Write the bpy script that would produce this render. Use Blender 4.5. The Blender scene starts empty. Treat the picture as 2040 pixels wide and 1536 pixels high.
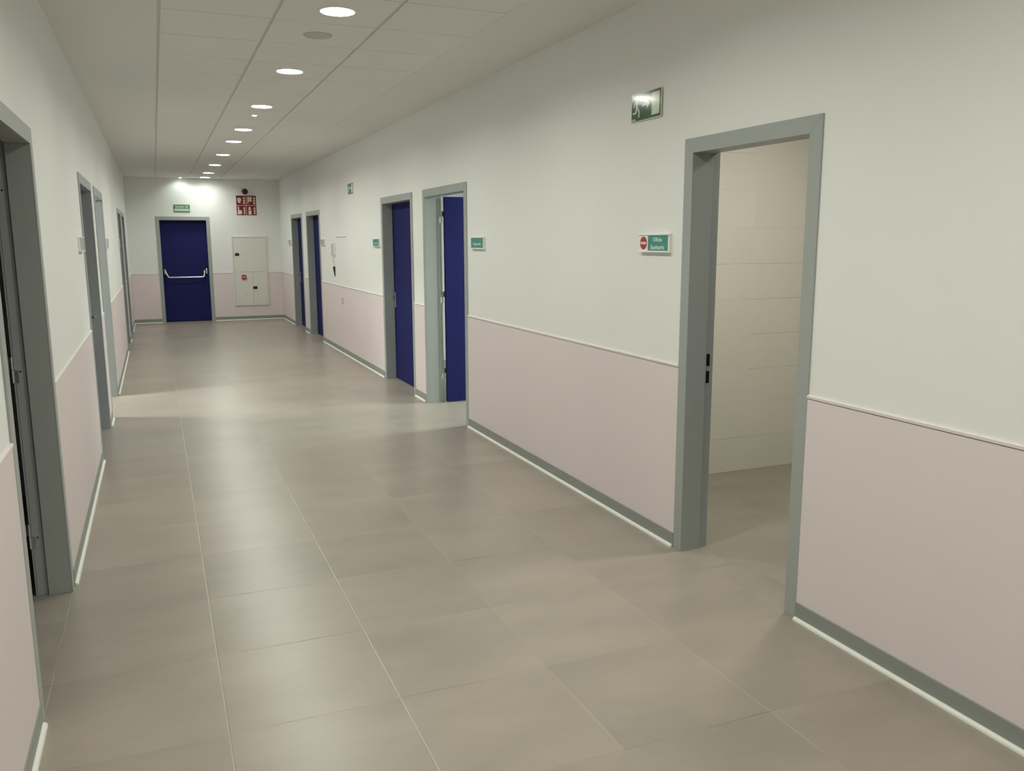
import bpy, bmesh, math, random
from mathutils import Vector, Matrix
random.seed(4)
PI = math.pi
SC = bpy.context.scene
COL = SC.collection

# ------------------------------------------------------------ corridor measures (metres)
W, H, D = 2.976, 2.906, 18.765        # width, ceiling height, end wall distance
REAR = -4.0                            # wall behind the viewer
T = 0.138                              # side wall thickness
HW = 1.003                             # wainscot height
DH = 2.143                             # casing height
CW = 0.072                             # casing width

# ------------------------------------------------------------ materials
def lin(c):
    return tuple(((v / 255) / 12.92 if v / 255 <= 0.04045 else ((v / 255 + 0.055) / 1.055) ** 2.4) for v in c)

def mat(name, col, rough=0.5, metal=0.0, spec=0.5, noise=0.0, nscale=3.0, bump=0.0, bscale=60.0, emit=None, estr=0.0, coat=0.0):
    m = bpy.data.materials.new(name); m.use_nodes = True
    nt = m.node_tree; b = nt.nodes['Principled BSDF']
    b.inputs['Base Color'].default_value = (*col, 1)
    b.inputs['Roughness'].default_value = rough
    b.inputs['Metallic'].default_value = metal
    b.inputs['Specular IOR Level'].default_value = spec
    b.inputs['Coat Weight'].default_value = coat
    b.inputs['Coat Roughness'].default_value = 0.10
    if noise > 0 or bump > 0:
        tc = nt.nodes.new('ShaderNodeTexCoord')
    if noise > 0:
        n = nt.nodes.new('ShaderNodeTexNoise'); n.inputs['Scale'].default_value = nscale; n.inputs['Detail'].default_value = 4
        nt.links.new(tc.outputs['Object'], n.inputs['Vector'])
        r = nt.nodes.new('ShaderNodeMapRange')
        r.inputs['From Min'].default_value = 0.3; r.inputs['From Max'].default_value = 0.7
        r.inputs['To Min'].default_value = 1 - noise; r.inputs['To Max'].default_value = 1 + noise
        nt.links.new(n.outputs['Fac'], r.inputs['Value'])
        vm = nt.nodes.new('ShaderNodeVectorMath'); vm.operation = 'SCALE'
        vm.inputs[0].default_value = col
        nt.links.new(r.outputs['Result'], vm.inputs['Scale'])
        nt.links.new(vm.outputs['Vector'], b.inputs['Base Color'])
    if bump > 0:
        n2 = nt.nodes.new('ShaderNodeTexNoise'); n2.inputs['Scale'].default_value = bscale; n2.inputs['Detail'].default_value = 3
        nt.links.new(tc.outputs['Object'], n2.inputs['Vector'])
        bp = nt.nodes.new('ShaderNodeBump'); bp.inputs['Strength'].default_value = bump; bp.inputs['Distance'].default_value = 0.002
        nt.links.new(n2.outputs['Fac'], bp.inputs['Height'])
        nt.links.new(bp.outputs['Normal'], b.inputs['Normal'])
    if emit:
        b.inputs['Emission Color'].default_value = (*emit, 1)
        b.inputs['Emission Strength'].default_value = estr
    return m

def math_node(nt, op, a, b=None, c=None):
    n = nt.nodes.new('ShaderNodeMath'); n.operation = op
    for i, v in enumerate((a, b, c)):
        if v is None: continue
        if isinstance(v, (int, float)): n.inputs[i].default_value = v
        else: nt.links.new(v, n.inputs[i])
    return n.outputs[0]

def tile_mat(name, base, x0, px, y0, py, grout_w, grout_col, rough, var=0.05, cloud=0.10, axes=('X', 'Y'), bump=0.25, cscale=1.6, spec=0.5, gfade=1.0):
    """large format tiles laid on a square grid, in world metres"""
    m = bpy.data.materials.new(name); m.use_nodes = True
    nt = m.node_tree; L = nt.links; b = nt.nodes['Principled BSDF']
    g = nt.nodes.new('ShaderNodeNewGeometry')
    s = nt.nodes.new('ShaderNodeSeparateXYZ'); L.new(g.outputs['Position'], s.inputs[0])
    u = math_node(nt, 'DIVIDE', math_node(nt, 'SUBTRACT', s.outputs[axes[0]], x0), px)
    v = math_node(nt, 'DIVIDE', math_node(nt, 'SUBTRACT', s.outputs[axes[1]], y0), py)
    def edge(t, p):
        f = math_node(nt, 'FRACT', t)
        d = math_node(nt, 'MINIMUM', f, math_node(nt, 'SUBTRACT', 1.0, f))
        return math_node(nt, 'MULTIPLY', d, p)
    du = edge(u, px); dv = edge(v, py)
    d = math_node(nt, 'MINIMUM', du, dv)
    mask = math_node(nt, 'LESS_THAN', d, grout_w / 2)
    cid = nt.nodes.new('ShaderNodeCombineXYZ')
    L.new(math_node(nt, 'FLOOR', u), cid.inputs[0]); L.new(math_node(nt, 'FLOOR', v), cid.inputs[1])
    wn = nt.nodes.new('ShaderNodeTexWhiteNoise'); L.new(cid.outputs[0], wn.inputs['Vector'])
    # mottled cement look, shifted from tile to tile
    off = nt.nodes.new('ShaderNodeVectorMath'); off.operation = 'SCALE'; off.inputs['Scale'].default_value = 11.0
    L.new(wn.outputs['Color'], off.inputs[0])
    add = nt.nodes.new('ShaderNodeVectorMath'); add.operation = 'ADD'
    L.new(g.outputs['Position'], add.inputs[0]); L.new(off.outputs[0], add.inputs[1])
    stretch = nt.nodes.new('ShaderNodeVectorMath'); stretch.operation = 'MULTIPLY'
    stretch.inputs[1].default_value = (1.0, 2.1, 1.0)
    L.new(add.outputs[0], stretch.inputs[0])
    n1 = nt.nodes.new('ShaderNodeTexNoise'); n1.inputs['Scale'].default_value = cscale; n1.inputs['Detail'].default_value = 6; n1.inputs['Roughness'].default_value = 0.55
    L.new(stretch.outputs[0], n1.inputs['Vector'])
    n2 = nt.nodes.new('ShaderNodeTexNoise'); n2.inputs['Scale'].default_value = cscale * 9; n2.inputs['Detail'].default_value = 4
    L.new(stretch.outputs[0], n2.inputs['Vector'])
    a = math_node(nt, 'MULTIPLY', math_node(nt, 'SUBTRACT', n1.outputs['Fac'], 0.5), cloud * 4)
    a2 = math_node(nt, 'MULTIPLY', math_node(nt, 'SUBTRACT', n2.outputs['Fac'], 0.5), cloud * 0.7)
    c = math_node(nt, 'MULTIPLY', math_node(nt, 'SUBTRACT', wn.outputs['Value'], 0.5), var * 2)
    k = math_node(nt, 'ADD', math_node(nt, 'ADD', a, a2), math_node(nt, 'ADD', c, 1.0))
    sc = nt.nodes.new('ShaderNodeVectorMath'); sc.operation = 'SCALE'; sc.inputs[0].default_value = base
    L.new(k, sc.inputs['Scale'])
    mix = nt.nodes.new('ShaderNodeMix'); mix.data_type = 'RGBA'
    # grout fades where it is dirtier
    n3 = nt.nodes.new('ShaderNodeTexNoise'); n3.inputs['Scale'].default_value = 2.3; n3.inputs['Detail'].default_value = 1
    L.new(g.outputs['Position'], n3.inputs['Vector'])
    mr = nt.nodes.new('ShaderNodeMapRange'); mr.inputs['From Min'].default_value = 0.38; mr.inputs['From Max'].default_value = 0.6
    mr.inputs['To Min'].default_value = 1 - gfade; mr.inputs['To Max'].default_value = 1.0
    L.new(n3.outputs['Fac'], mr.inputs['Value'])
    L.new(math_node(nt, 'MULTIPLY', mask, mr.outputs['Result']), mix.inputs['Factor'])
    L.new(sc.outputs['Vector'], mix.inputs['A'])
    n4 = nt.nodes.new('ShaderNodeTexNoise'); n4.inputs['Scale'].default_value = 0.9; n4.inputs['Detail'].default_value = 1
    L.new(cid.outputs[0], n4.inputs['Vector'])
    dm = math_node(nt, 'MULTIPLY', math_node(nt, 'LESS_THAN', dv, grout_w / 2), math_node(nt, 'GREATER_THAN', n4.outputs['Fac'], 0.5))
    gm = nt.nodes.new('ShaderNodeMix'); gm.data_type = 'RGBA'
    L.new(dm, gm.inputs['Factor'])
    gm.inputs['A'].default_value = (*grout_col, 1); gm.inputs['B'].default_value = (*[v * 0.45 for v in grout_col], 1)
    L.new(gm.outputs['Result'], mix.inputs['B'])
    L.new(mix.outputs['Result'], b.inputs['Base Color'])
    rr = math_node(nt, 'ADD', math_node(nt, 'MULTIPLY', n2.outputs['Fac'], 0.04), rough - 0.02)
    L.new(rr, b.inputs['Roughness'])
    b.inputs['Specular IOR Level'].default_value = spec
    bp = nt.nodes.new('ShaderNodeBump'); bp.inputs['Strength'].default_value = bump; bp.inputs['Distance'].default_value = 0.002
    ramp = nt.nodes.new('ShaderNodeMapRange'); ramp.inputs['From Min'].default_value = grout_w * 0.3; ramp.inputs['From Max'].default_value = grout_w * 0.9
    L.new(d, ramp.inputs['Value']); L.new(ramp.outputs['Result'], bp.inputs['Height'])
    L.new(bp.outputs['Normal'], b.inputs['Normal'])
    return m

M = dict(
    wall=mat('white_wall_paint', (0.80, 0.81, 0.79), 0.62, spec=0.3, noise=0.012, nscale=1.2, bump=0.06, bscale=180),
    room=mat('room_wall_paint', (0.80, 0.81, 0.80), 0.6, spec=0.3),
    pink=mat('pale_pink_panel', (0.745, 0.665, 0.67), 0.5, spec=0.35, noise=0.012, nscale=1.5),
    cap=mat('pink_cap_bead', (0.77, 0.71, 0.70), 0.4),
    groove=mat('shadow_joint', (0.30, 0.25, 0.25), 0.8),
    skirt=mat('grey_green_skirting', (0.27, 0.29, 0.265), 0.42),
    strip=mat('white_cove_strip', (0.76, 0.78, 0.72), 0.45),
    plaster=mat('ceiling_plaster', (0.74, 0.745, 0.72), 0.8, spec=0.2),
    ctile=mat('ceiling_tile', (0.78, 0.765, 0.73), 0.85, spec=0.2, noise=0.01, nscale=3, bump=0.12, bscale=220),
    tbar=mat('ceiling_joint', (0.64, 0.63, 0.59), 0.7),
    frame=mat('grey_metal_frame', (0.350, 0.378, 0.360), 0.38, spec=0.5, noise=0.01),
    blue=mat('navy_blue_laminate', (0.0195, 0.0215, 0.104), 0.6, spec=0.05, noise=0.04, nscale=1.5),
    edge=mat('leaf_edge_grey', (0.14, 0.15, 0.15), 0.5),
    steel=mat('brushed_steel', (0.62, 0.62, 0.60), 0.32, metal=1.0),
    silver=mat('silver_bar', (0.80, 0.80, 0.82), 0.3, metal=0.85),
    black=mat('black_plastic', (0.012, 0.012, 0.012), 0.4),
    dark=mat('dark_slot', (0.01, 0.01, 0.01), 0.9, spec=0.1),
    cabinet=mat('ivory_cabinet_enamel', (0.72, 0.71, 0.65), 0.4),
    cabline=mat('cabinet_seam', (0.38, 0.375, 0.34), 0.6),
    white=mat('white_plastic', (0.82, 0.83, 0.80), 0.4),
    offwhite=mat('pale_grey_plastic', (0.60, 0.61, 0.58), 0.45),
    wallgrey=mat('patch_wall_tone', (0.70, 0.71, 0.69), 0.5),
    pinkgrey=mat('switch_pinkish_grey', (0.55, 0.49, 0.48), 0.5),
    alu=mat('satin_aluminium', (0.83, 0.85, 0.82), 0.35, metal=0.25),
    teal=mat('teal_insert', (0.055, 0.27, 0.215), 0.35),
    tealtext=mat('teal_sign_text', (0.62, 0.80, 0.74), 0.4),
    plategrey=mat('grey_insert', (0.42, 0.43, 0.40), 0.4),
    noentry=mat('no_entry_red', (0.40, 0.03, 0.045), 0.4),
    pinkbar=mat('no_entry_bar', (0.80, 0.62, 0.62), 0.4),
    green=mat('exit_green', (0.005, 0.075, 0.027), 0.12, spec=0.4, coat=1.0),
    lum=mat('photoluminescent_white', (0.66, 0.74, 0.58), 0.12, spec=0.4, coat=1.0),
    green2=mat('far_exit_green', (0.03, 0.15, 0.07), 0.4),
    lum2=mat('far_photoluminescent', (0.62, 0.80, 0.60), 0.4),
    red=mat('fire_red', (0.17, 0.010, 0.012), 0.4),
    redborder=mat('fire_sign_border', (0.60, 0.36, 0.34), 0.4),
    cream=mat('fire_sign_cream', (0.80, 0.66, 0.56), 0.4),
    siren=mat('siren_red', (0.075, 0.006, 0.008), 0.35),
    grille=mat('speaker_grille_grey', (0.54, 0.53, 0.50), 0.7),
    lamp=mat('lamp_diffuser', (0.9, 0.9, 0.88), 0.5, emit=(0.975, 1.0, 0.90), estr=26.0),
    spot=mat('spot_diffuser', (0.9, 0.9, 0.9), 0.5, emit=(0.93, 1.0, 0.93), estr=40.0),
    floor=tile_mat('taupe_floor_tiles', (0.316, 0.277, 0.236), 0.6, 0.5925, 2.195, 0.597, 0.0042, (0.375, 0.345, 0.295), 0.32, gfade=0.95, cloud=0.13, var=0.04, cscale=1.3),
    rfloor=tile_mat('room_floor_tiles', (0.30, 0.275, 0.23), 3.19, 0.597, 0.42, 0.597, 0.0042, (0.38, 0.36, 0.31), 0.36, gfade=0.75, cloud=0.09, var=0.05, cscale=1.8),
    wtile=tile_mat('cream_wall_tiles', (0.725, 0.70, 0.625), 3.11, 0.60, 0.0, 0.247, 0.0025, (0.745, 0.72, 0.645), 0.3, axes=('X', 'Z'), gfade=0.5, cloud=0.03, var=0.006, bump=0.12),
)

# ------------------------------------------------------------ mesh helpers
def bx(bm, x0, x1, y0, y1, z0, z1):
    v = [bm.verts.new((x, y, z)) for x in (x0, x1) for y in (y0, y1) for z in (z0, z1)]
    for f in ((0, 1, 3, 2), (4, 6, 7, 5), (0, 4, 5, 1), (2, 3, 7, 6), (0, 2, 6, 4), (1, 5, 7, 3)):
        bm.faces.new([v[i] for i in f])

def cyl(bm, c, r, h, axis='Z', seg=32, r2=None):
    """closed cylinder or cone from c along +axis"""
    r2 = r if r2 is None else r2
    def P(a, rr, t):
        p, q = rr * math.cos(a), rr * math.sin(a)
        return {'Z': (c[0] + p, c[1] + q, c[2] + t), 'Y': (c[0] + p, c[1] + t, c[2] + q), 'X': (c[0] + t, c[1] + p, c[2] + q)}[axis]
    A = [bm.verts.new(P(2 * PI * i / seg, r, 0)) for i in range(seg)]
    B = [bm.verts.new(P(2 * PI * i / seg, r2, h)) for i in range(seg)]
    bm.faces.new(A); bm.faces.new(B)
    for i in range(seg):
        j = (i + 1) % seg
        bm.faces.new((A[i], A[j], B[j], B[i]))

def ring(bm, c, prof, seg=48):
    """revolve a closed (r, z) profile about the vertical through c"""
    rows = [[bm.verts.new((c[0] + r * math.cos(2 * PI * i / seg), c[1] + r * math.sin(2 * PI * i / seg), c[2] + z)) for r, z in prof] for i in range(seg)]
    n = len(prof)
    for i in range(seg):
        a, b = rows[i], rows[(i + 1) % seg]
        for k in range(n):
            bm.faces.new((a[k], a[(k + 1) % n], b[(k + 1) % n], b[k]))

def tube(bm, pts, r, seg=12):
    pts = [Vector(p) for p in pts]; rows = []
    for i, p in enumerate(pts):
        d = (pts[min(i + 1, len(pts) - 1)] - pts[max(i - 1, 0)]).normalized()
        ref = Vector((0, 0, 1)) if abs(d.z) < 0.9 else Vector((0, 1, 0))
        a = d.cross(ref).normalized(); b = a.cross(d)
        rows.append([bm.verts.new(p + a * r * math.cos(2 * PI * k / seg) + b * r * math.sin(2 * PI * k / seg)) for k in range(seg)])
    for a, b in zip(rows, rows[1:]):
        for k in range(seg):
            bm.faces.new((a[k], a[(k + 1) % seg], b[(k + 1) % seg], b[k]))
    bm.faces.new(rows[0]); bm.faces.new(rows[-1])

def poly(bm, pts, y0, y1):
    """prism of an (x, z) outline between y0 and y1"""
    A = [bm.verts.new((x, y0, z)) for x, z in pts]; B = [bm.verts.new((x, y1, z)) for x, z in pts]
    bm.faces.new(A); bm.faces.new(B)
    for i in range(len(pts)):
        j = (i + 1) % len(pts)
        bm.faces.new((A[i], A[j], B[j], B[i]))

def link(name, bm, m, parent=None, bevel=0.0, smooth=False, seg=2):
    bmesh.ops.recalc_face_normals(bm, faces=bm.faces)
    me = bpy.data.meshes.new(name); bm.to_mesh(me); bm.free()
    me.materials.append(m)
    if smooth:
        for p in me.polygons: p.use_smooth = True
        me.set_sharp_from_angle(angle=math.radians(40))
    o = bpy.data.objects.new(name, me); COL.objects.link(o)
    if parent: o.parent = parent
    if bevel:
        b = o.modifiers.new('bevel', 'BEVEL'); b.width = bevel; b.segments = seg; b.limit_method = 'ANGLE'
        b.harden_normals = False
    return o

def empty(name, loc, rz=0.0, label=None, cat=None, group=None, kind=None):
    o = bpy.data.objects.new(name, None); COL.objects.link(o)
    o.empty_display_size = 0.05
    o.location = loc; o.rotation_euler = (0, 0, rz)
    tag(o, label, cat, group, kind)
    return o

def tag(o, label=None, cat=None, group=None, kind=None):
    if label: o['label'] = label
    if cat: o['category'] = cat
    if group: o['group'] = group
    if kind: o['kind'] = kind
    return o

def struct(name, bm, m, label=None, cat=None, bevel=0.0):
    return tag(link(name, bm, m, bevel=bevel), label, cat, None, 'structure')

def text_mesh(name, body, size, x, z, y, m, parent, width=None, bold=0.0):
    cu = bpy.data.curves.new(name, 'FONT'); cu.body = body; cu.size = size
    cu.align_x = 'CENTER'; cu.align_y = 'CENTER'; cu.extrude = 0.0006; cu.offset = bold; cu.resolution_u = 3
    t = bpy.data.objects.new(name, cu); COL.objects.link(t)
    bpy.context.view_layer.update()
    me = bpy.data.meshes.new_from_object(t.evaluated_get(bpy.context.evaluated_depsgraph_get()))
    COL.objects.unlink(t); bpy.data.objects.remove(t)
    xs = [v.co.x for v in me.vertices]
    s = 1.0 if not width else width / (max(xs) - min(xs))
    me.transform(Matrix(((s, 0, 0, x), (0, 0, -1, y), (0, 1, 0, z), (0, 0, 0, 1))))
    me.materials.clear(); me.materials.append(m)
    o = bpy.data.objects.new(name, me); COL.objects.link(o); o.parent = parent
    return o

# walls as seen by a person facing them: local +X to the right, +Y into the wall, +Z up
def anchor(side, along, z=0.0):
    if side == 'right': return (W, along, z), -PI / 2
    if side == 'left': return (0.0, along, z), PI / 2
    return (along, D, z), 0.0

# ------------------------------------------------------------ setting
RD = dict(r1=(2.750, 3.712), r2=(6.985, 8.285), r3=(8.662, 9.990), r4=(14.062, 15.385), r5=(15.850, 17.160))
LD = dict(l1=(3.100, 4.400), l2=(6.960, 8.280), l3=(8.670, 9.995), l4=(13.980, 15.280), l5=(15.720, 17.020))
EX = (0.530, 1.566)

def wall_run(name, side, doors, lab):
    bm = bmesh.new(); E = 0.013
    x0, x1 = (W, W + 0.156) if side == 'right' else (-T, 0.0)
    y = REAR
    for a, b in sorted(doors):
        bx(bm, x0, x1, y, a + E, 0, H + 0.05)
        bx(bm, x0, x1, a + E, b - E, DH - E, H + 0.05)
        y = b - E
    bx(bm, x0, x1, y, D + T, 0, H + 0.05)
    return struct(name, bm, M['wall'], lab, 'wall')

wall_run('wall_right', 'right', RD.values(), 'long white corridor wall with the no-entry plate and the tiled room doorway')
wall_run('wall_left', 'left', LD.values(), 'white corridor wall seen at a grazing angle opposite the tiled room')
bm = bmesh.new(); E = 0.013
bx(bm, -T, EX[0] + E, D, D + 0.156, 0, H + 0.05); bx(bm, EX[1] - E, W + T, D, D + 0.156, 0, H + 0.05)
bx(bm, EX[0] + E, EX[1] - E, D, D + 0.156, DH - E, H + 0.05)
struct('wall_back', bm, M['wall'], 'white end wall of the corridor around the emergency exit door', 'wall')
bm = bmesh.new(); bx(bm, -T, W + T, REAR - T, REAR, 0, H + 0.05)
struct('wall_front', bm, M['wall'], 'white wall closing the corridor behind the viewer', 'wall')

# floor: corridor slab plus the sills inside every doorway
bm = bmesh.new()
bx(bm, -0.001, W + 0.001, REAR, D + 0.11, -0.08, 0.0)
for a, b in RD.values(): bx(bm, W + 0.001, W + 0.136, a, b, -0.08, 0.0)
for a, b in LD.values(): bx(bm, -0.120, -0.001, a, b, -0.08, 0.0)
struct('floor', bm, M['floor'], 'taupe square floor tiles running down the whole corridor', 'floor')

# ceiling: plaster borders and a field of lay-in tiles
CX = (0.589, 1.194, 1.806, 2.398); CY0, CP = 4.665, 0.606
root = empty('ceiling', (0, 0, 0), 0, 'white suspended ceiling with tile field and plaster borders', 'ceiling', None, 'structure')
bm = bmesh.new()
bx(bm, -T, CX[0] - 0.010, REAR - T, D + T, H, H + 0.03)
bx(bm, CX[3] + 0.002, W + T, REAR - T, D + T, H, H + 0.03)
yend = CY0 + CP * 23
bx(bm, CX[0] - 0.010, CX[3] + 0.002, yend + 0.003, D + T, H, H + 0.03)
link('plaster_border', bm, M['plaster'], root)
LX = 1.505
LY = [4.968 + 1.818 * k for k in range(-4, 4)] + [11.687 + 1.818 * k for k in range(0, 4)] + [18.36]
def in_tile(y, k): return CY0 + CP * k < y < CY0 + CP * (k + 1)
for c in range(3):
    bm = bmesh.new()
    xa = CX[c] + (0.009 if c else 0.008); xb = CX[c + 1] - (0.009 if c < 2 else 0.0)
    k = -15
    while k < 23:
        y0, y1 = CY0 + CP * k + 0.0035, CY0 + CP * (k + 1) - 0.0035
        bx(bm, xa, xb, max(y0, REAR - 0.1), y1, H, H + 0.018)
        k += 1
    link('tile_row', bm, M['ctile'], root)
bm = bmesh.new(); bx(bm, -T, W + T, REAR - T, D + T, H + 0.012, H + 0.05)
bm2 = bmesh.new(); bx(bm2, CX[0] - 0.010, CX[3] + 0.002, REAR, yend + 0.003, H + 0.007, H + 0.0118)
link('ceiling_slab', bm, M['plaster'], root); link('ceiling_grid', bm2, M['tbar'], root)

# wainscot panels, cap bead, skirting and cove strip
def stretches(doors, lo, hi):
    out, y = [], lo
    for a, b in sorted(doors):
        out.append((y, a)); y = b
    out.append((y, hi)); return out

def cove_pts(r=0.0145, n=5):
    p = [(0.0, 0.0)]
    for i in range(n + 1):
        a = PI / 2 * i / n
        p.append((r * math.cos(a) ** 0.8, r * math.sin(a) ** 0.8))
    return p

def prism_along(bm, prof, a, b, pos):
    """prof: (d, z) points; pos(d, s, z) gives world coordinates"""
    A = [bm.verts.new(pos(d, a, z)) for d, z in prof]; B = [bm.verts.new(pos(d, b, z)) for d, z in prof]
    bm.faces.new(A); bm.faces.new(B)
    for i in range(len(prof)):
        j = (i + 1) % len(prof); bm.faces.new((A[i], A[j], B[j], B[i]))

def rect(d0, d1, z0, z1): return [(d0, z0), (d1, z0), (d1, z1), (d0, z1)]
POS = dict(right=lambda d, s, z: (W - d, s, z), left=lambda d, s, z: (d, s, z), back=lambda d, s, z: (s, D - d, z))
tn = 0
SPANS = ['from the tiled room doorway towards the viewer', 'long run between the tiled room doorway and the open blue door', 'narrow piece between the open blue door and the closed one with lever',
         'under the intercom, carrying the small socket', 'narrow piece between the two far closed blue doors', 'last short piece before the end wall corner, past the farthest blue door',
         'on the other side before the dark hinged doorway', 'between the dark hinged doorway and the dark reveal doorway', 'narrow sliver between the dark reveal doorway and the lit one',
         'between the lit reveal doorway and the far door frames opposite the intercom', 'narrow sliver between the two far door frames opposite the intercom', 'short piece in the end corner opposite the farthest blue door',
         'end wall piece between corner and emergency exit door', 'end wall piece behind the fire cabinet']
RUNS = dict(right=stretches(RD.values(), REAR, D), left=stretches(LD.values(), REAR, D), back=[(0.0, EX[0]), (EX[1], W)])
WHERE = {'right': 'no-entry plate side of the corridor', 'left': 'corridor side facing the tiled room', 'back': 'end wall beside the emergency door'}
for side, runs in RUNS.items():
    sk, cv = bmesh.new(), bmesh.new()
    for a, b in runs:
        tn += 1
        if side == 'back':
            a2, b2 = (a + 0.009 if a == 0 else a), (b - 0.009 if b == W else b)
        else: a2, b2 = a, b
        r = empty('trim_%d' % tn, POS[side](0, (a + b) / 2, 0), 0, 'pale pink wainscot panel with cap bead, ' + SPANS[tn - 1], 'wainscot', None, 'structure')
        r.location = (0, 0, 0)
        P = POS[side]
        bm = bmesh.new(); prism_along(bm, rect(0, 0.006, 0.0, HW - 0.018), a2, b2, P); link('wainscot_panel', bm, M['pink'], r)
        bm = bmesh.new(); prism_along(bm, rect(0, 0.003, HW - 0.018, HW - 0.0145), a2, b2, P); link('shadow_joint', bm, M['groove'], r)
        bm = bmesh.new(); prism_along(bm, [(0, HW - 0.0145), (0.0095, HW - 0.0145), (0.0102, HW - 0.004), (0.007, HW), (0, HW)], a2, b2, P)
        link('cap_bead', bm, M['cap'], r)
        prism_along(sk, [(0.006, 0), (0.0105, 0), (0.0105, 0.078), (0.0085, 0.081), (0.006, 0.081)], a2, b2, P)
        e = 0.004
        prism_along(cv, [(d + 0.0105, z) for d, z in cove_pts()], a2 + e, b2 - e, P)
    r = empty('baseboard_%s' % side, (0, 0, 0), 0, 'low grey-green skirting with white foot strip, %s' % WHERE[side], 'skirting', None, 'structure')
    link('skirting_sheet', sk, M['skirt'], r); link('cove_strip', cv, M['strip'], r, smooth=True)

# ------------------------------------------------------------ doors
def lever_handle(parent, cx, z, y, point):
    """plate with lever and cylinder on the viewer's face at depth y; lever points to point (+1/-1)"""
    bm = bmesh.new(); bx(bm, cx - 0.022, cx + 0.022, y - 0.008, y, z - 0.125, z + 0.06)
    hp = link('handle_plate', bm, M['steel'], parent, 0.003)
    bm = bmesh.new()
    tube(bm, [(cx, y - 0.006, z + 0.02), (cx, y - 0.045, z + 0.02), (cx + 0.008 * point, y - 0.058, z + 0.02), (cx + 0.02 * point, y - 0.062, z + 0.02), (cx + 0.125 * point, y - 0.060, z + 0.02)], 0.0095)
    link('lever', bm, M['steel'], hp, smooth=True)
    bm = bmesh.new(); cyl(bm, (cx, y - 0.020, z - 0.065), 0.010, 0.013, 'Y', 20)
    link('key_cylinder', bm, M['steel'], hp, smooth=True)

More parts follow.
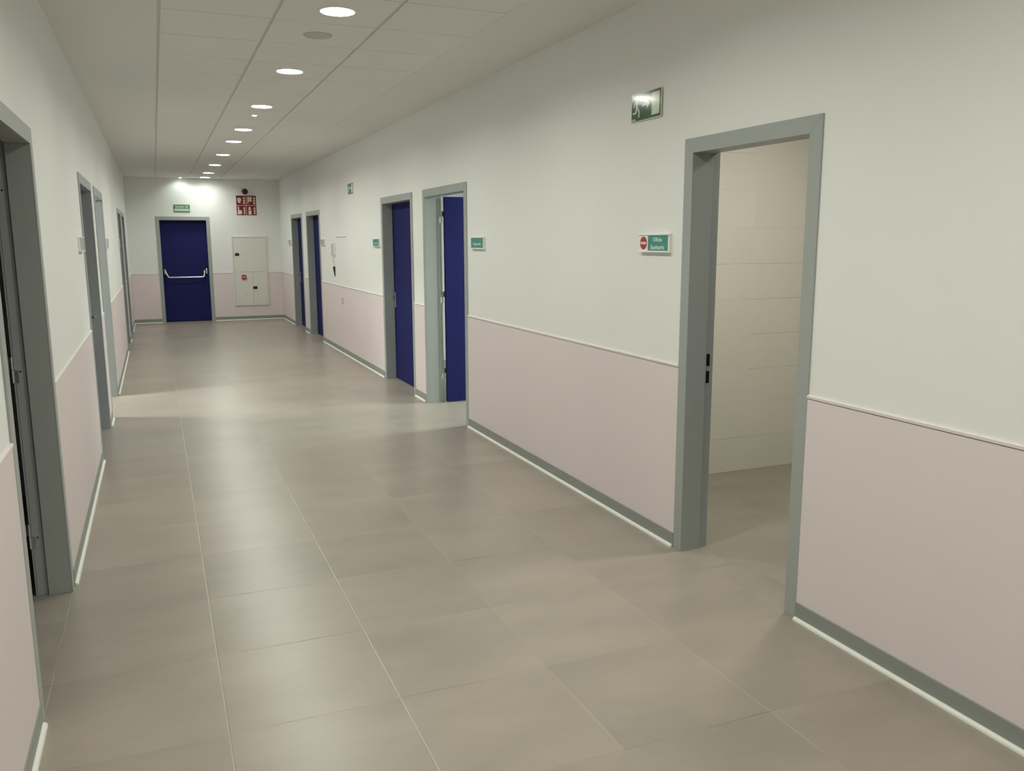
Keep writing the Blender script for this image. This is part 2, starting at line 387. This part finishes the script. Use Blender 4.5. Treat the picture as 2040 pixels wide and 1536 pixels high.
def make_door(idx, side, a, b, hinge, angle, label, handle=True, bar=False, strike=False, lock_open=True):
    """outer casing from a to b along the wall; hinge: -1 local left, +1 local right; angle: degrees open into the room"""
    loc, rz = anchor(side, (a + b) / 2)
    S = 0.094 if side == 'left' else 0.112      # depth of the door stop
    root = empty('door_%d' % idx, loc, rz, label, 'door', None, 'structure')
    wo = (b - a) / 2; wi = wo - CW; zi = DH - CW
    bm = bmesh.new()
    # casing on the corridor face with mitred corners
    outer = [(-wo, 0), (-wo, DH), (wo, DH), (wo, 0)]; inner = [(-wi, 0), (-wi, zi), (wi, zi), (wi, 0)]
    for i in range(3):
        poly(bm, [outer[i], outer[i + 1], inner[i + 1], inner[i]], -0.008, 0.0)
    fr = link('door_frame', bm, M['frame'], root, 0.0015)
    # liner and rebate
    E = 0.013
    bm = bmesh.new()
    for s in (-1, 1):
        xa, xb = sorted((s * (wo - E), s * wi)); bx(bm, xa, xb, 0.0, S, 0, zi)
        xa, xb = sorted((s * (wo - E), s * (wi + 0.014))); bx(bm, xa, xb, S + 0.0025, S + 0.048, 0, zi + 0.014)
        xa, xb = sorted((s * (wo - E), s * (wi + 0.006))); bx(bm, xa, xb, S, S + 0.0025, 0, zi)
    bx(bm, -wo + E, wo - E, 0.0, S, zi, DH - E)
    bx(bm, -wo + E, wo - E, S, S + 0.0025, zi + 0.006, DH - E)
    bx(bm, -wo + E, wo - E, S + 0.0025, S + 0.048, zi + 0.014, DH - E)
    link('door_lining', bm, M['frame'], root, 0.0012)
    # room-side casing
    bm = bmesh.new()
    for i in range(3):
        o2 = [(-wo, 0), (-wo, DH), (wo, DH), (wo, 0)]; i2 = [(-wi - 0.016, 0), (-wi - 0.016, zi + 0.016), (wi + 0.016, zi + 0.016), (wi + 0.016, 0)]
        poly(bm, [o2[i], o2[i + 1], i2[i + 1], i2[i]], S + 0.0485, S + 0.056)
    link('room_casing', bm, M['frame'], root)
    # leaf
    lw = 2 * wi + 0.016; lh = zi - 0.004
    hx = hinge * (wi + 0.012); hy = S + 0.058
    leaf = bpy.data.objects.new('door_leaf', None)
    bm = bmesh.new()
    off = 0.016
    x0, x1 = (off, off + lw - 0.008) if hinge < 0 else (-off - lw + 0.008, -off)
    if angle == 0:
        x0, x1 = (0.004, 0.004 + lw) if hinge < 0 else (-0.004 - lw, -0.004)
    bx(bm, x0, x1, S + 0.004 - hy, S + 0.047 - hy, 0.008, lh + 0.008)
    leaf = link('door_leaf', bm, M['blue'], root, 0.0015)
    leaf.location = (hx, hy, 0); leaf.rotation_euler = (0, 0, math.radians(angle) * (1 if hinge < 0 else -1))
    free = x1 if hinge < 0 else x0
    if handle and not bar:
        cx = free - 0.055 * (1 if hinge < 0 else -1)
        lever_handle(leaf, cx, 0.985, S + 0.004 - hy, 1 if hinge > 0 else -1)
    # hinges on the room side of the jamb
    for hz in (0.235, 1.02, 1.82):
        bm = bmesh.new()
        cyl(bm, (hx, hy, hz), 0.0075, 0.058, 'Z', 14); cyl(bm, (hx, hy, hz + 0.060), 0.0075, 0.058, 'Z', 14)
        bx(bm, *sorted((hx, hx + hinge * 0.004)), S + 0.034, hy, hz, hz + 0.058)
        ux, uy = (math.cos(leaf.rotation_euler.z), math.sin(leaf.rotation_euler.z))
        s = -hinge
        n = Vector((ux, uy, 0)) * s
        p = Vector((hx, hy, 0)); q = p + n * 0.032
        t = Vector((-n.y, n.x, 0)) * 0.0018
        vv = [bm.verts.new((*(w_ + e_).xy, zz)) for zz in (hz + 0.062, hz + 0.116) for w_, e_ in ((p, t), (q, t), (q, -t), (p, -t))]
        for f in ((0, 1, 2, 3), (7, 6, 5, 4), (0, 4, 5, 1), (1, 5, 6, 2), (2, 6, 7, 3), (3, 7, 4, 0)): bm.faces.new([vv[i] for i in f])
        link('hinge', bm, M['steel'], root, smooth=True)
        if angle:
            bm = bmesh.new(); cyl(bm, (hinge * (wi + 0.0135), S + 0.026, hz + 0.05), 0.0042, 0.002, 'X', 12)
            link('screw_hole', bm, M['dark'], root)
    if strike:
        s = -hinge
        for z0, z1 in ((0.905, 0.968), (0.995, 1.058)):
            bm = bmesh.new(); xs = sorted((s * (wi + 0.0145), s * (wi + 0.0105)))
            bx(bm, xs[0], xs[1], S + 0.014, S + 0.032, z0, z1)
            link('strike_slot', bm, M['dark'], root)
    if bar:
        y = S + 0.004 - hy; cx = 0.0 - hx
        for s in (-1, 1):
            bm = bmesh.new(); bx(bm, cx + s * (wi - 0.045) - 0.016, cx + s * (wi - 0.045) + 0.016, y - 0.045, y, 0.985, 1.085)
            link('bar_bracket', bm, M['steel'], leaf, 0.004)
        bm = bmesh.new(); k = wi - 0.05
        tube(bm, [(cx - k, y - 0.035, 1.045), (cx - k + 0.022, y - 0.075, 0.985), (cx - k + 0.052, y - 0.105, 0.928), (cx - k + 0.075, y - 0.11, 0.918),
                  (cx + k - 0.075, y - 0.11, 0.918), (cx + k - 0.055, y - 0.105, 0.928), (cx + k - 0.045, y - 0.075, 0.985), (cx + k - 0.040, y - 0.035, 1.045)], 0.0145, 14)
        link('push_bar', bm, M['silver'], leaf, smooth=True)
    return root

make_door(1, 'left', *LD['l1'], 1, 92, 'grey metal doorway onto a dark room, steel hinges and screw holes showing on its jamb', lock_open=True)
make_door(2, 'left', *LD['l2'], -1, 0, 'grey door frame with dark reveal just past the first small plate, facing the open blue door')
make_door(3, 'left', *LD['l3'], -1, 95, 'grey door frame with lit pale reveal, light spilling from it onto the floor')
make_door(4, 'left', *LD['l4'], -1, 0, 'narrow-looking grey door frame near the corridor end, first of that pair, facing the intercom')
make_door(5, 'left', *LD['l5'], -1, 0, 'grey door frame tucked against the corridor end corner, facing the farthest blue door')
make_door(6, 'right', *RD['r1'], 1, 100, 'tall grey doorway open onto a cream tiled room, beside the no-entry plate', strike=True)
make_door(7, 'right', *RD['r2'], -1, 90, 'bright blue door standing open into a lit room inside a pale grey frame')
make_door(8, 'right', *RD['r3'], 1, 0, 'closed navy blue door with steel lever, next to the open blue door')
make_door(9, 'right', *RD['r4'], -1, 0, 'closed navy blue door in grey frame beside the intercom, no lever in view')
make_door(10, 'right', *RD['r5'], 1, 0, 'closed navy blue door with lever, last one before the end wall corner')
make_door(11, 'back', *EX, -1, 0, 'navy blue emergency exit door with silver push bar in the end wall', bar=True)

# ------------------------------------------------------------ rooms behind the open doorways
def room(tagname, x0, x1, y0, y1, lab, open_side, wallmat=None, flo=None, h=2.62, feature=None):
    """shell of thin walls; open_side: 'low' or 'high' x side is the corridor wall and is left out"""
    t = 0.1
    bm = bmesh.new(); bx(bm, x0, x1, y0, y1, -0.08, -0.0005)
    struct('floor_' + tagname, bm, flo or M['rfloor'], 'tiled floor of the %s' % lab, 'floor')
    bm = bmesh.new()
    bx(bm, x0, x1, y0 - t, y0, 0, h)
    if not feature: bx(bm, x0, x1, y1, y1 + t, 0, h)
    if open_side == 'low': bx(bm, x1, x1 + t, y0 - t, y1 + t, 0, h)
    else: bx(bm, x0 - t, x0, y0 - t, y1 + t, 0, h)
    struct('wall_' + tagname, bm, wallmat or M['room'], 'plain inner wall of the %s' % lab, 'wall')
    if feature:
        bm = bmesh.new(); bx(bm, x0, x1, y1, y1 + t, 0, h)
        struct('wall_tiled_' + tagname, bm, feature, 'cream tiled wall seen through the open doorway', 'wall')
    bm = bmesh.new(); bx(bm, x0 - (t if open_side == 'high' else 0), x1 + (t if open_side == 'low' else 0), y0 - t, y1 + t, h, h + 0.05)
    struct('ceiling_' + tagname, bm, M['plaster'], 'ceiling of the %s' % lab, 'ceiling')

wt = tile_mat('cream_side_tiles', (0.725, 0.70, 0.625), 3.11, 0.60, 0.0, 0.247, 0.0025, (0.745, 0.72, 0.645), 0.3, axes=('Y', 'Z'), gfade=0.5, cloud=0.03, var=0.006, bump=0.12)
room('utility_room', W + 0.136, 5.9, 1.3, 4.84, 'cream tiled room', 'low', wallmat=wt, feature=M['wtile'])
room('treatment_room', W + 0.136, 7.2, 5.2, 11.2, 'brightly lit room behind the open blue door', 'low')
room('lit_office', -4.2, -0.120, 8.60, 12.2, 'lit room across the corridor from the closed blue door', 'high')
room('dark_office', -3.6, -0.120, 1.0, 6.2, 'dark room behind the hinged doorway with no leaf in view', 'high')

def room_lamp(x, y, z, strength, col, size, label):
    r = empty('ceiling_panel_light', (x, y, z), 0, label, 'ceiling light')
    bm = bmesh.new(); s = size / 2 + 0.02
    bx(bm, -s, s, -s, s, -0.012, 0.0); link('panel_frame', bm, M['white'], r)
    bm = bmesh.new(); s = size / 2; bx(bm, -s, s, -s, s, -0.015, -0.012)
    link('panel_diffuser', bm, mat('panel_glow', (0.9, 0.9, 0.9), 0.5, emit=col, estr=strength), r)
room_lamp(3.98, 3.50, 2.62, 135, (1.0, 0.97, 0.85), 0.24, 'small square ceiling light inside the cream tiled room')
room_lamp(5.2, 7.30, 2.62, 42, (0.87, 1.0, 0.94), 1.0, 'square ceiling light inside the room behind the open blue door')
room_lamp(-2.0, 9.55, 2.62, 82, (0.98, 1.0, 0.93), 0.75, 'square ceiling light inside the lit room facing the closed blue door')

# ------------------------------------------------------------ ceiling fittings
names = {4.968: 'round ceiling light beside the speaker grille, biggest in view', 6.786: 'round ceiling light just beyond the speaker grille',
         8.604: 'round ceiling light just before the tiny square spot', 10.422: 'round ceiling light just beyond the tiny square spot',
         11.687: 'second round ceiling light beyond the tiny square spot', 13.505: 'fourth round ceiling light counted from the end wall',
         15.323: 'third round ceiling light counted from the end wall', 17.141: 'round ceiling light second from the end wall', 18.36: 'round ceiling light closest to the end wall'}
proto = None
for i, y in enumerate(sorted(LY, key=lambda v: abs(v - 4.968))):
    y = round(y, 3)
    if proto is None:
        proto = empty('recessed_downlight', (LX, y, H), 0, names[y], 'ceiling light', 'round recessed ceiling lights in a line')
        bm = bmesh.new(); ring(bm, (0, 0, 0), [(0.094, -0.001), (0.094, -0.006), (0.100, -0.007), (0.108, -0.004), (0.110, 0.0), (0.104, 0.002)])
        link('trim_ring', bm, M['white'], proto, smooth=True)
        bm = bmesh.new(); cyl(bm, (0, 0, -0.0045), 0.094, 0.0035, 'Z', 48)
        link('light_diffuser', bm, M['lamp'], proto)
        al = bpy.data.lights.new('downlight_beam', 'AREA'); al.shape = 'DISK'; al.size = 0.17; al.energy = 16.2
        al.color = (0.975, 1.0, 0.90); al.spread = math.radians(158)
        ao = bpy.data.objects.new('downlight_beam', al); COL.objects.link(ao); ao.parent = proto; ao.location = (0, 0, -0.012)
    else:
        o = proto.copy(); COL.objects.link(o); o.location = (LX, y, H)
        if y in names: o['label'] = names[y]
        else: o['label'] = 'round ceiling light overhead behind the viewer'
        for c in [c for c in list(proto.children)]:
            d = c.copy(); COL.objects.link(d); d.parent = o
            if y == 18.36 and c.type == 'LIGHT':          # last beam dimmed only to keep the end wall from washing out
                d.data = c.data.copy(); d.data.energy *= 0.28

sp = empty('ceiling_speaker', (1.502, 5.576, H), 0, 'flat round grey speaker grille in the ceiling between two lights', 'speaker')
bm = bmesh.new(); ring(bm, (0, 0, 0), [(0.078, 0.0), (0.078, -0.004), (0.084, -0.006), (0.088, -0.003), (0.088, 0.0)]); link('speaker_rim', bm, M['grille'], sp, smooth=True)
bm = bmesh.new(); cyl(bm, (0, 0, -0.004), 0.078, 0.004, 'Z', 40); link('speaker_grille', bm, M['grille'], sp)

for (x, y, lab) in ((1.502, 9.217, 'tiny glowing square spot in the ceiling between round lights'), (1.051, 18.60, 'tiny glowing spot in the ceiling above the emergency exit door')):
    s = empty('emergency_spot', (x, y, H), 0, lab, 'emergency light', 'tiny square ceiling spots')
    bm = bmesh.new(); bx(bm, -0.035, 0.035, -0.035, 0.035, -0.006, 0.0); link('spot_bezel', bm, M['white'], s, 0.002)
    bm = bmesh.new(); cyl(bm, (0, 0, -0.009), 0.021, 0.003, 'Z', 24); link('spot_lens', bm, M['spot'], s)
sl = bpy.data.lights.new('emergency_beam', 'SPOT'); sl.energy = 4.0; sl.color = (0.86, 1.0, 0.88); sl.spot_size = math.radians(128); sl.spot_blend = 0.6; sl.shadow_soft_size = 0.02
so = bpy.data.objects.new('emergency_beam', sl); COL.objects.link(so); so.location = (1.051, 18.48, H - 0.02)
so.rotation_euler = (math.radians(24), 0, 0)

# ------------------------------------------------------------ signs
def running_man(bm, x, z, s, y0, y1, flip=1):
    """figure running towards +x*flip, height s, feet at z"""
    def P(pts): poly(bm, [(x + flip * px * s, z + pz * s) for px, pz in pts], y0, y1)
    n = 14; P([(0.10 + 0.085 * math.cos(2 * PI * i / n), 0.90 + 0.085 * math.sin(2 * PI * i / n)) for i in range(n)])
    P([(-0.10, 0.76), (0.13, 0.80), (0.10, 0.44), (-0.10, 0.42)])                       # torso
    P([(0.05, 0.78), (0.14, 0.80), (0.27, 0.62), (0.40, 0.66), (0.40, 0.58), (0.24, 0.54)])   # leading arm
    P([(-0.10, 0.76), (0.0, 0.72), (-0.17, 0.62), (-0.25, 0.46), (-0.32, 0.50), (-0.24, 0.67)])  # trailing arm
    P([(-0.02, 0.46), (0.10, 0.46), (0.26, 0.27), (0.24, 0.0), (0.15, 0.0), (0.155, 0.24)])   # leading leg
    P([(-0.10, 0.46), (0.04, 0.44), (-0.05, 0.20), (-0.34, 0.17), (-0.36, 0.25), (-0.14, 0.27)])  # trailing leg

def exit_sign(side, along, z, w, h, label, far, tilt=0.0):
    loc, rz = anchor(side, along, z)
    r = empty('exit_sign', loc, rz, label, 'sign', 'green exit signs')
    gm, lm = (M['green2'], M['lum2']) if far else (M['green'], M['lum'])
    bm = bmesh.new(); bx(bm, -w / 2, w / 2, -0.005, -0.0005, 0, h)
    pl = link('sign_plate', bm, M['lum2'] if far else M['lum'], r, 0.0008)
    bm = bmesh.new(); bx(bm, -w / 2 + 0.005, w / 2 - 0.005, -0.0062, -0.005, 0.005, h - 0.005)
    link('green_field', bm, gm, r)
    bm = bmesh.new(); y0, y1 = -0.0072, -0.0062
    running_man(bm, -w * 0.30, 0.022, h * 0.78, y0, y1)
    link('running_figure', bm, lm, r)
    bm = bmesh.new(); poly(bm, [(w * 0.20, 0.018), (w * 0.45, 0.018), (w * 0.45, h - 0.018), (w * 0.20, h - 0.018)], y0, y1)
    link('door_symbol', bm, lm, r)
    bm = bmesh.new(); c = h * 0.56
    poly(bm, [(-w * 0.13, c - 0.009), (w * 0.03, c - 0.009), (w * 0.03, c - 0.026), (w * 0.155, c), (w * 0.03, c + 0.026), (w * 0.03, c + 0.009), (-w * 0.13, c + 0.009)], y0, y1)
    link('arrow', bm, lm, r)
    bm = bmesh.new()
    bx(bm, -w * 0.47, -w * 0.33, y0, y1, 0.008, 0.0125); bx(bm, -w * 0.47, -w * 0.36, y0, y1, 0.015, 0.0185)
    link('small_print_line', bm, lm, r)
    return r

s = exit_sign('right', 4.092, 2.284, 0.312, 0.150, 'glossy green running-figure exit sign high beside the tiled room doorway', False)
s.rotation_euler = (-0.009, 0, -PI / 2 - 0.020); s.location.x -= 0.0035   # hangs very slightly askew
exit_sign('right', 11.635, 2.265, 0.335, 0.148, 'small green running-figure exit sign high on the wall above the intercom', True)

loc, rz = anchor('back', 1.045, 2.234)
r = empty('exit_sign', loc, rz, 'green written exit sign centred over the emergency door', 'sign', 'green exit signs')
bm = bmesh.new(); bx(bm, -0.152, 0.152, -0.012, -0.0005, 0, 0.146); link('sign_plate', bm, M['green2'], r, 0.001)
bm = bmesh.new(); bx(bm, -0.145, 0.145, -0.0128, -0.012, 0.012, 0.070); link('lower_band', bm, mat('pale_green_band', (0.33, 0.50, 0.34), 0.4), r)
text_mesh('lettering', 'SALIDA DE', 0.062, 0.0, 0.103, -0.0134, M['lum2'], r, bold=0.0016, width=0.250)
text_mesh('lettering', 'EMERGENCIA', 0.050, 0.0, 0.041, -0.0140, M['lum2'], r, bold=0.0014, width=0.265)

# room name plates
def plate(side, along, z, w, h, label, style, text=None):
    loc, rz = anchor(side, along, z)
    r = empty('name_plate', loc, rz, label, 'sign', 'small horizontal room plates beside the doors')
    bm = bmesh.new()
    bx(bm, -w / 2, w / 2, -0.016, -0.0005, 0, h)                       # backing
    link('plate_backing', bm, M['white'], r, 0.001)
    bm = bmesh.new()
    for z0, z1 in ((0.0, 0.009), (h - 0.009, h)): bx(bm, -w / 2 - 0.001, w / 2 + 0.001, -0.022, -0.0155, z0, z1)
    link('plate_rail', bm, M['alu'], r, 0.0015)
    x0, x1 = -w / 2 + 0.006, w / 2 - 0.012
    y0, y1 = -0.0175, -0.0158
    if style == 'noentry':
        xm = x0 + (x1 - x0) * 0.305
        bm = bmesh.new(); bx(bm, x0, xm, y0, y1, 0.010, h - 0.010); link('white_insert', bm, M['white'], r)
        bm = bmesh.new(); bx(bm, xm + 0.0005, x1, y0, y1, 0.010, h - 0.010); link('teal_insert', bm, M['teal'], r)
        cx = (x0 + xm) / 2 - 0.001
        bm = bmesh.new(); cyl(bm, (cx, y0 - 0.001, h / 2), 0.0345, 0.001, 'Y', 40); link('no_entry_disc', bm, M['noentry'], r)
        bm = bmesh.new(); bx(bm, cx - 0.027, cx + 0.027, y0 - 0.0018, y0 - 0.001, h / 2 - 0.0065, h / 2 + 0.0065); link('no_entry_bar', bm, M['pinkbar'], r)
        tx = (xm + x1) / 2
        text_mesh('lettering', 'Oficio', 0.031, tx, h * 0.68, y0 - 0.0008, M['tealtext'], r, bold=0.0006, width=0.088)
        text_mesh('lettering', 'Sanitario', 0.031, tx, h * 0.27, y0 - 0.0008, M['tealtext'], r, bold=0.0006, width=0.137)
    else:
        bm = bmesh.new(); bx(bm, x0, x1, y0, y1, 0.010, h - 0.010); link('plate_insert', bm, M['teal'] if style == 'teal' else M['plategrey'], r)
        if text: text_mesh('lettering', text, 0.028, (x0 + x1) / 2, h * 0.42, y0 - 0.0008, M['tealtext'], r, bold=0.0004, width=0.185)

PW, PH = 0.298, 0.100
plate('right', 3.968, 1.580, PW, PH, 'teal plate with red no-entry disc beside the tiled room doorway', 'noentry')
plate('right', 6.705, 1.576, PW, PH, 'teal plate beside the open blue door', 'teal', 'Urgencias')
plate('right', 10.235, 1.574, PW, PH, 'small teal plate beside the closed blue door with lever', 'teal', 'Consulta')
plate('right', 13.805, 1.576, PW, PH, 'small grey plate between intercom and a closed blue door', 'grey')
plate('right', 17.400, 1.578, PW, PH, 'small grey plate in the corner before the end wall', 'grey')
plate('left', 6.650, 1.580, PW, PH, 'pale plate seen edge-on before the dark reveal doorway', 'grey')
plate('left', 10.260, 1.580, PW, PH, 'pale plate seen edge-on just past the lit reveal doorway', 'grey')
plate('left', 13.720, 1.578, PW, PH, 'pale plate seen edge-on before the doorways at the corridor end', 'grey')

# fire point signs
def flames(bm, x, z, s, y0, y1):
    for k in range(3):
        zz = z + k * s * 0.30
        poly(bm, [(x - 0.14 * s, zz + 0.10 * s), (x + 0.02 * s, zz), (x + 0.20 * s, zz - 0.02 * s), (x + 0.10 * s, zz + 0.10 * s),
                  (x + 0.20 * s, zz + 0.16 * s), (x + 0.04 * s, zz + 0.27 * s), (x - 0.02 * s, zz + 0.17 * s)], y0, y1)
def fire_sign(cx, z, icon, label):
    loc, rz = anchor('back', cx, z)
    r = empty('fire_sign', loc, rz, label, 'sign', 'square red fire signs in a block of four')
    h = 0.2005
    bm = bmesh.new(); bx(bm, -h / 2, h / 2, -0.004, -0.0005, 0, h); link('sign_plate', bm, M['redborder'], r)
    bm = bmesh.new(); bx(bm, -h / 2 + 0.006, h / 2 - 0.006, -0.005, -0.004, 0.006, h - 0.006); link('red_field', bm, M['red'], r)
    bm = bmesh.new(); y0, y1 = -0.006, -0.005
    flames(bm, 0.050, 0.028, 0.165, y0, y1); link('flame_symbol', bm, M['cream'], r)
    bm = bmesh.new(); x = -0.038
    if icon == 'bell':
        cyl(bm, (x, y0, 0.115), 0.040, y1 - y0, 'Y', 24); bx(bm, x - 0.028, x + 0.028, y0, y1, 0.050, 0.080)
    elif icon == 'hose':
        bx(bm, x - 0.040, x + 0.046, y0, y1, 0.075, 0.172); bx(bm, x - 0.040, x - 0.022, y0, y1, 0.030, 0.075)
    elif icon == 'hand':
        poly(bm, [(x - 0.038, 0.020), (x + 0.030, 0.020), (x + 0.048, 0.050), (x + 0.044, 0.095), (x + 0.012, 0.110), (x - 0.006, 0.104), (x - 0.012, 0.176), (x - 0.036, 0.176), (x - 0.030, 0.098), (x - 0.046, 0.060)], y0, y1)
    else:
        bx(bm, x - 0.030, x + 0.032, y0, y1, 0.016, 0.098)
        poly(bm, [(x - 0.030, 0.112), (x + 0.032, 0.112), (x + 0.026, 0.138), (x + 0.010, 0.150), (x + 0.022, 0.174), (x - 0.020, 0.174), (x - 0.022, 0.150)], y0, y1)
    link('sign_symbol', bm, M['cream'], r)
    if icon in ('bell', 'hose'):
        bm = bmesh.new()
        if icon == 'bell': cyl(bm, (x, y0 - 0.001, 0.115), 0.010, 0.001, 'Y', 16)
        else:
            for k in range(3): bx(bm, x - 0.030, x + 0.036, y0 - 0.001, y0, 0.092 + 0.026 * k, 0.098 + 0.026 * k)
        link('symbol_detail', bm, M['red'], r)
fx, fz = 2.308, 2.380
fire_sign(fx - 0.1015, fz + 0.002, 'bell', 'red fire sign with round alarm symbol, upper one beside the emergency door side')
fire_sign(fx + 0.1015, fz + 0.002, 'hose', 'red fire sign with square hose reel symbol, upper one near the corner')
fire_sign(fx - 0.1015, fz - 0.2015, 'hand', 'red fire sign with pressing hand symbol, below the round alarm symbol')
fire_sign(fx + 0.1015, fz - 0.2015, 'bottle', 'red fire sign with extinguisher symbol, below the hose reel symbol')

loc, rz = anchor('back', 2.292, 2.662)
r = empty('alarm_siren', loc, rz, 'round dark red alarm siren above the block of fire signs', 'siren')
bm = bmesh.new(); cyl(bm, (0, -0.020, 0), 0.062, 0.0195, 'Y', 32); link('siren_base', bm, M['siren'], r, smooth=True)
bm = bmesh.new(); cyl(bm, (0, -0.075, 0), 0.046, 0.055, 'Y', 32, r2=0.060); link('siren_dome', bm, M['siren'], r, smooth=True)
bm = bmesh.new(); cyl(bm, (0, -0.079, 0), 0.026, 0.004, 'Y', 24); link('siren_vent', bm, M['black'], r)

# hose cabinet
loc, rz = anchor('back', 2.320, 0.302)
r = empty('fire_cabinet', loc, rz, 'tall ivory fire equipment cabinet set in the end wall under the red signs', 'cabinet')
cw, ch = 0.352, 1.448
bm = bmesh.new()
for p in ([(-cw, 0), (-cw, ch), (-cw + 0.026, ch - 0.026), (-cw + 0.026, 0.026)], [(-cw, ch), (cw, ch), (cw - 0.026, ch - 0.026), (-cw + 0.026, ch - 0.026)],
          [(cw, ch), (cw, 0), (cw - 0.026, 0.026), (cw - 0.026, ch - 0.026)], [(cw, 0), (-cw, 0), (-cw + 0.026, 0.026), (cw - 0.026, 0.026)]):
    poly(bm, p, -0.030, -0.0005)
link('cabinet_frame', bm, M['cabinet'], r, 0.003)
bm = bmesh.new(); bx(bm, -cw + 0.026, cw - 0.026, -0.016, -0.0005, 0.026, ch - 0.026); link('cabinet_back', bm, M['cabline'], r)
def cdoor(name, x0, x1, z0, z1):
    bm = bmesh.new(); bx(bm, x0, x1, -0.025, -0.016, z0, z1); return link(name, bm, M['cabinet'], r, 0.002)
up = cdoor('cabinet_door', -cw + 0.029, cw - 0.029, 0.708, ch - 0.029)
lo = cdoor('cabinet_door', -cw + 0.029, 0.034, 0.029, 0.705)
lr = cdoor('cabinet_door', 0.037, cw - 0.029, 0.029, 0.705)
for par, x, z in ((up, -0.256, 1.070), (lr, 0.078, 0.372)):
    bm = bmesh.new(); bx(bm, x - 0.042, x + 0.042, -0.028, -0.0252, z - 0.030, z + 0.030); link('latch_plate', bm, M['black'], par, 0.002)
bm = bmesh.new(); bx(bm, -0.140 - 0.046, -0.140 + 0.046, -0.052, -0.0252, 0.598 - 0.046, 0.598 + 0.046); cp = link('call_point', bm, mat('call_point_red', (0.36, 0.03, 0.03), 0.35), lo, 0.006)
bm = bmesh.new(); bx(bm, -0.140 - 0.034, -0.140 + 0.030, -0.0545, -0.052, 0.586, 0.612); link('press_panel', bm, M['redborder'], cp)
bm = bmesh.new(); cyl(bm, (-0.124, -0.036, 0.264), 0.016, 0.011, 'Y', 20); link('round_lock', bm, M['offwhite'], lo, smooth=True)

# wall fittings between the blue doors
loc, rz = anchor('right', 12.40, 1.700)
r = empty('wall_access_hatch', loc, rz, 'flush wall-coloured access hatch with thin shadow line above the intercom', 'hatch')
bm = bmesh.new(); bx(bm, -0.36, 0.36, -0.010, -0.0005, 0.004, 0.016); link('hatch_lip', bm, M['wall'], r, 0.002)
bm = bmesh.new(); bx(bm, -0.36, 0.36, -0.003, -0.0005, 0.0, 0.0038); link('hatch_gap', bm, M['groove'], r)

loc, rz = anchor('right', 12.93, 1.355)
r = empty('wall_intercom', loc, rz, 'slim pale intercom handset on the wall beside a closed blue door', 'intercom')
bm = bmesh.new(); bx(bm, -0.085, 0.060, -0.022, -0.0005, 0.075, 0.265); link('intercom_body', bm, M['wall'], r, 0.006)
bm = bmesh.new(); bx(bm, -0.075, -0.035, -0.0235, -0.022, 0.195, 0.25); link('speaker_slots', bm, M['offwhite'], r)
bm = bmesh.new(); tube(bm, [(0.025, -0.024, 0.255), (0.025, -0.042, 0.23), (0.025, -0.040, 0.16), (0.025, -0.045, 0.10), (0.020, -0.028, 0.075)], 0.014); link('handset', bm, M['offwhite'], r, smooth=True)
bm = bmesh.new(); tube(bm, [(0.02, -0.022, 0.08), (0.0, -0.03, 0.03), (-0.01, -0.02, -0.02), (0.005, -0.015, -0.06)], 0.006); link('cord', bm, M['offwhite'], r, smooth=True)

loc, rz = anchor('right', 12.93, 1.115)
r = empty('wall_bracket', loc, rz, 'small black wedge-shaped holder on the wall under the intercom', 'bracket')
bm = bmesh.new()
A = [(-0.010, -0.0005, 0.0), (0.010, -0.0005, 0.0), (0.022, -0.0005, 0.150), (-0.022, -0.0005, 0.150), (-0.007, -0.010, 0.0), (0.007, -0.010, 0.0), (0.018, -0.032, 0.150), (-0.018, -0.032, 0.150)]
v = [bm.verts.new(p) for p in A]
for f in ((0, 1, 2, 3), (4, 5, 6, 7), (0, 1, 5, 4), (1, 2, 6, 5), (2, 3, 7, 6), (3, 0, 4, 7)): bm.faces.new([v[i] for i in f])
link('holder_body', bm, M['black'], r, 0.004)
bm = bmesh.new(); bx(bm, -0.026, 0.026, -0.008, -0.0005, 0.151, 0.166); link('holder_flange', bm, M['offwhite'], r)

loc, rz = anchor('right', 12.415, 0.742)
r = empty('wall_socket', loc, rz, 'small pinkish-grey socket plate on the pink panel beneath the intercom', 'socket')
bm = bmesh.new(); bx(bm, -0.042, 0.042, -0.016, -0.0065, 0.0, 0.09); link('socket_plate', bm, M['pinkgrey'], r, 0.003)
bm = bmesh.new(); cyl(bm, (0, -0.017, 0.045), 0.020, 0.001, 'Y', 24); link('socket_face', bm, M['offwhite'], r)

# ------------------------------------------------------------ world, camera, view
w = bpy.data.worlds.new('world'); SC.world = w; w.use_nodes = True
w.node_tree.nodes['Background'].inputs['Color'].default_value = (0.02, 0.02, 0.02, 1)
w.node_tree.nodes['Background'].inputs['Strength'].default_value = 0.2

yaw, pitch, roll = 0.394877, -0.170162, -0.003441
F = Vector((math.sin(yaw) * math.cos(pitch), math.cos(yaw) * math.cos(pitch), math.sin(pitch)))
R = F.cross(Vector((0, 0, 1))).normalized(); U = R.cross(F)
R, U = math.cos(roll) * R + math.sin(roll) * U, -math.sin(roll) * R + math.cos(roll) * U
cam = bpy.data.cameras.new('camera'); co = bpy.data.objects.new('camera', cam); COL.objects.link(co)
cam.sensor_width = 36; cam.sensor_fit = 'HORIZONTAL'; cam.lens = 1684.840 / 2040 * 36; cam.clip_start = 0.02
co.matrix_world = Matrix(((R.x, U.x, -F.x, 0.4766), (R.y, U.y, -F.y, 0.0), (R.z, U.z, -F.z, 1.648), (0, 0, 0, 1)))
SC.camera = co
SC.view_settings.view_transform = 'Standard'; SC.view_settings.look = 'None'
SC.view_settings.gamma = 1; SC.view_settings.use_curve_mapping = False
SC.view_settings.exposure = 0.0
SC.cycles.max_bounces = 10; SC.cycles.diffuse_bounces = 7
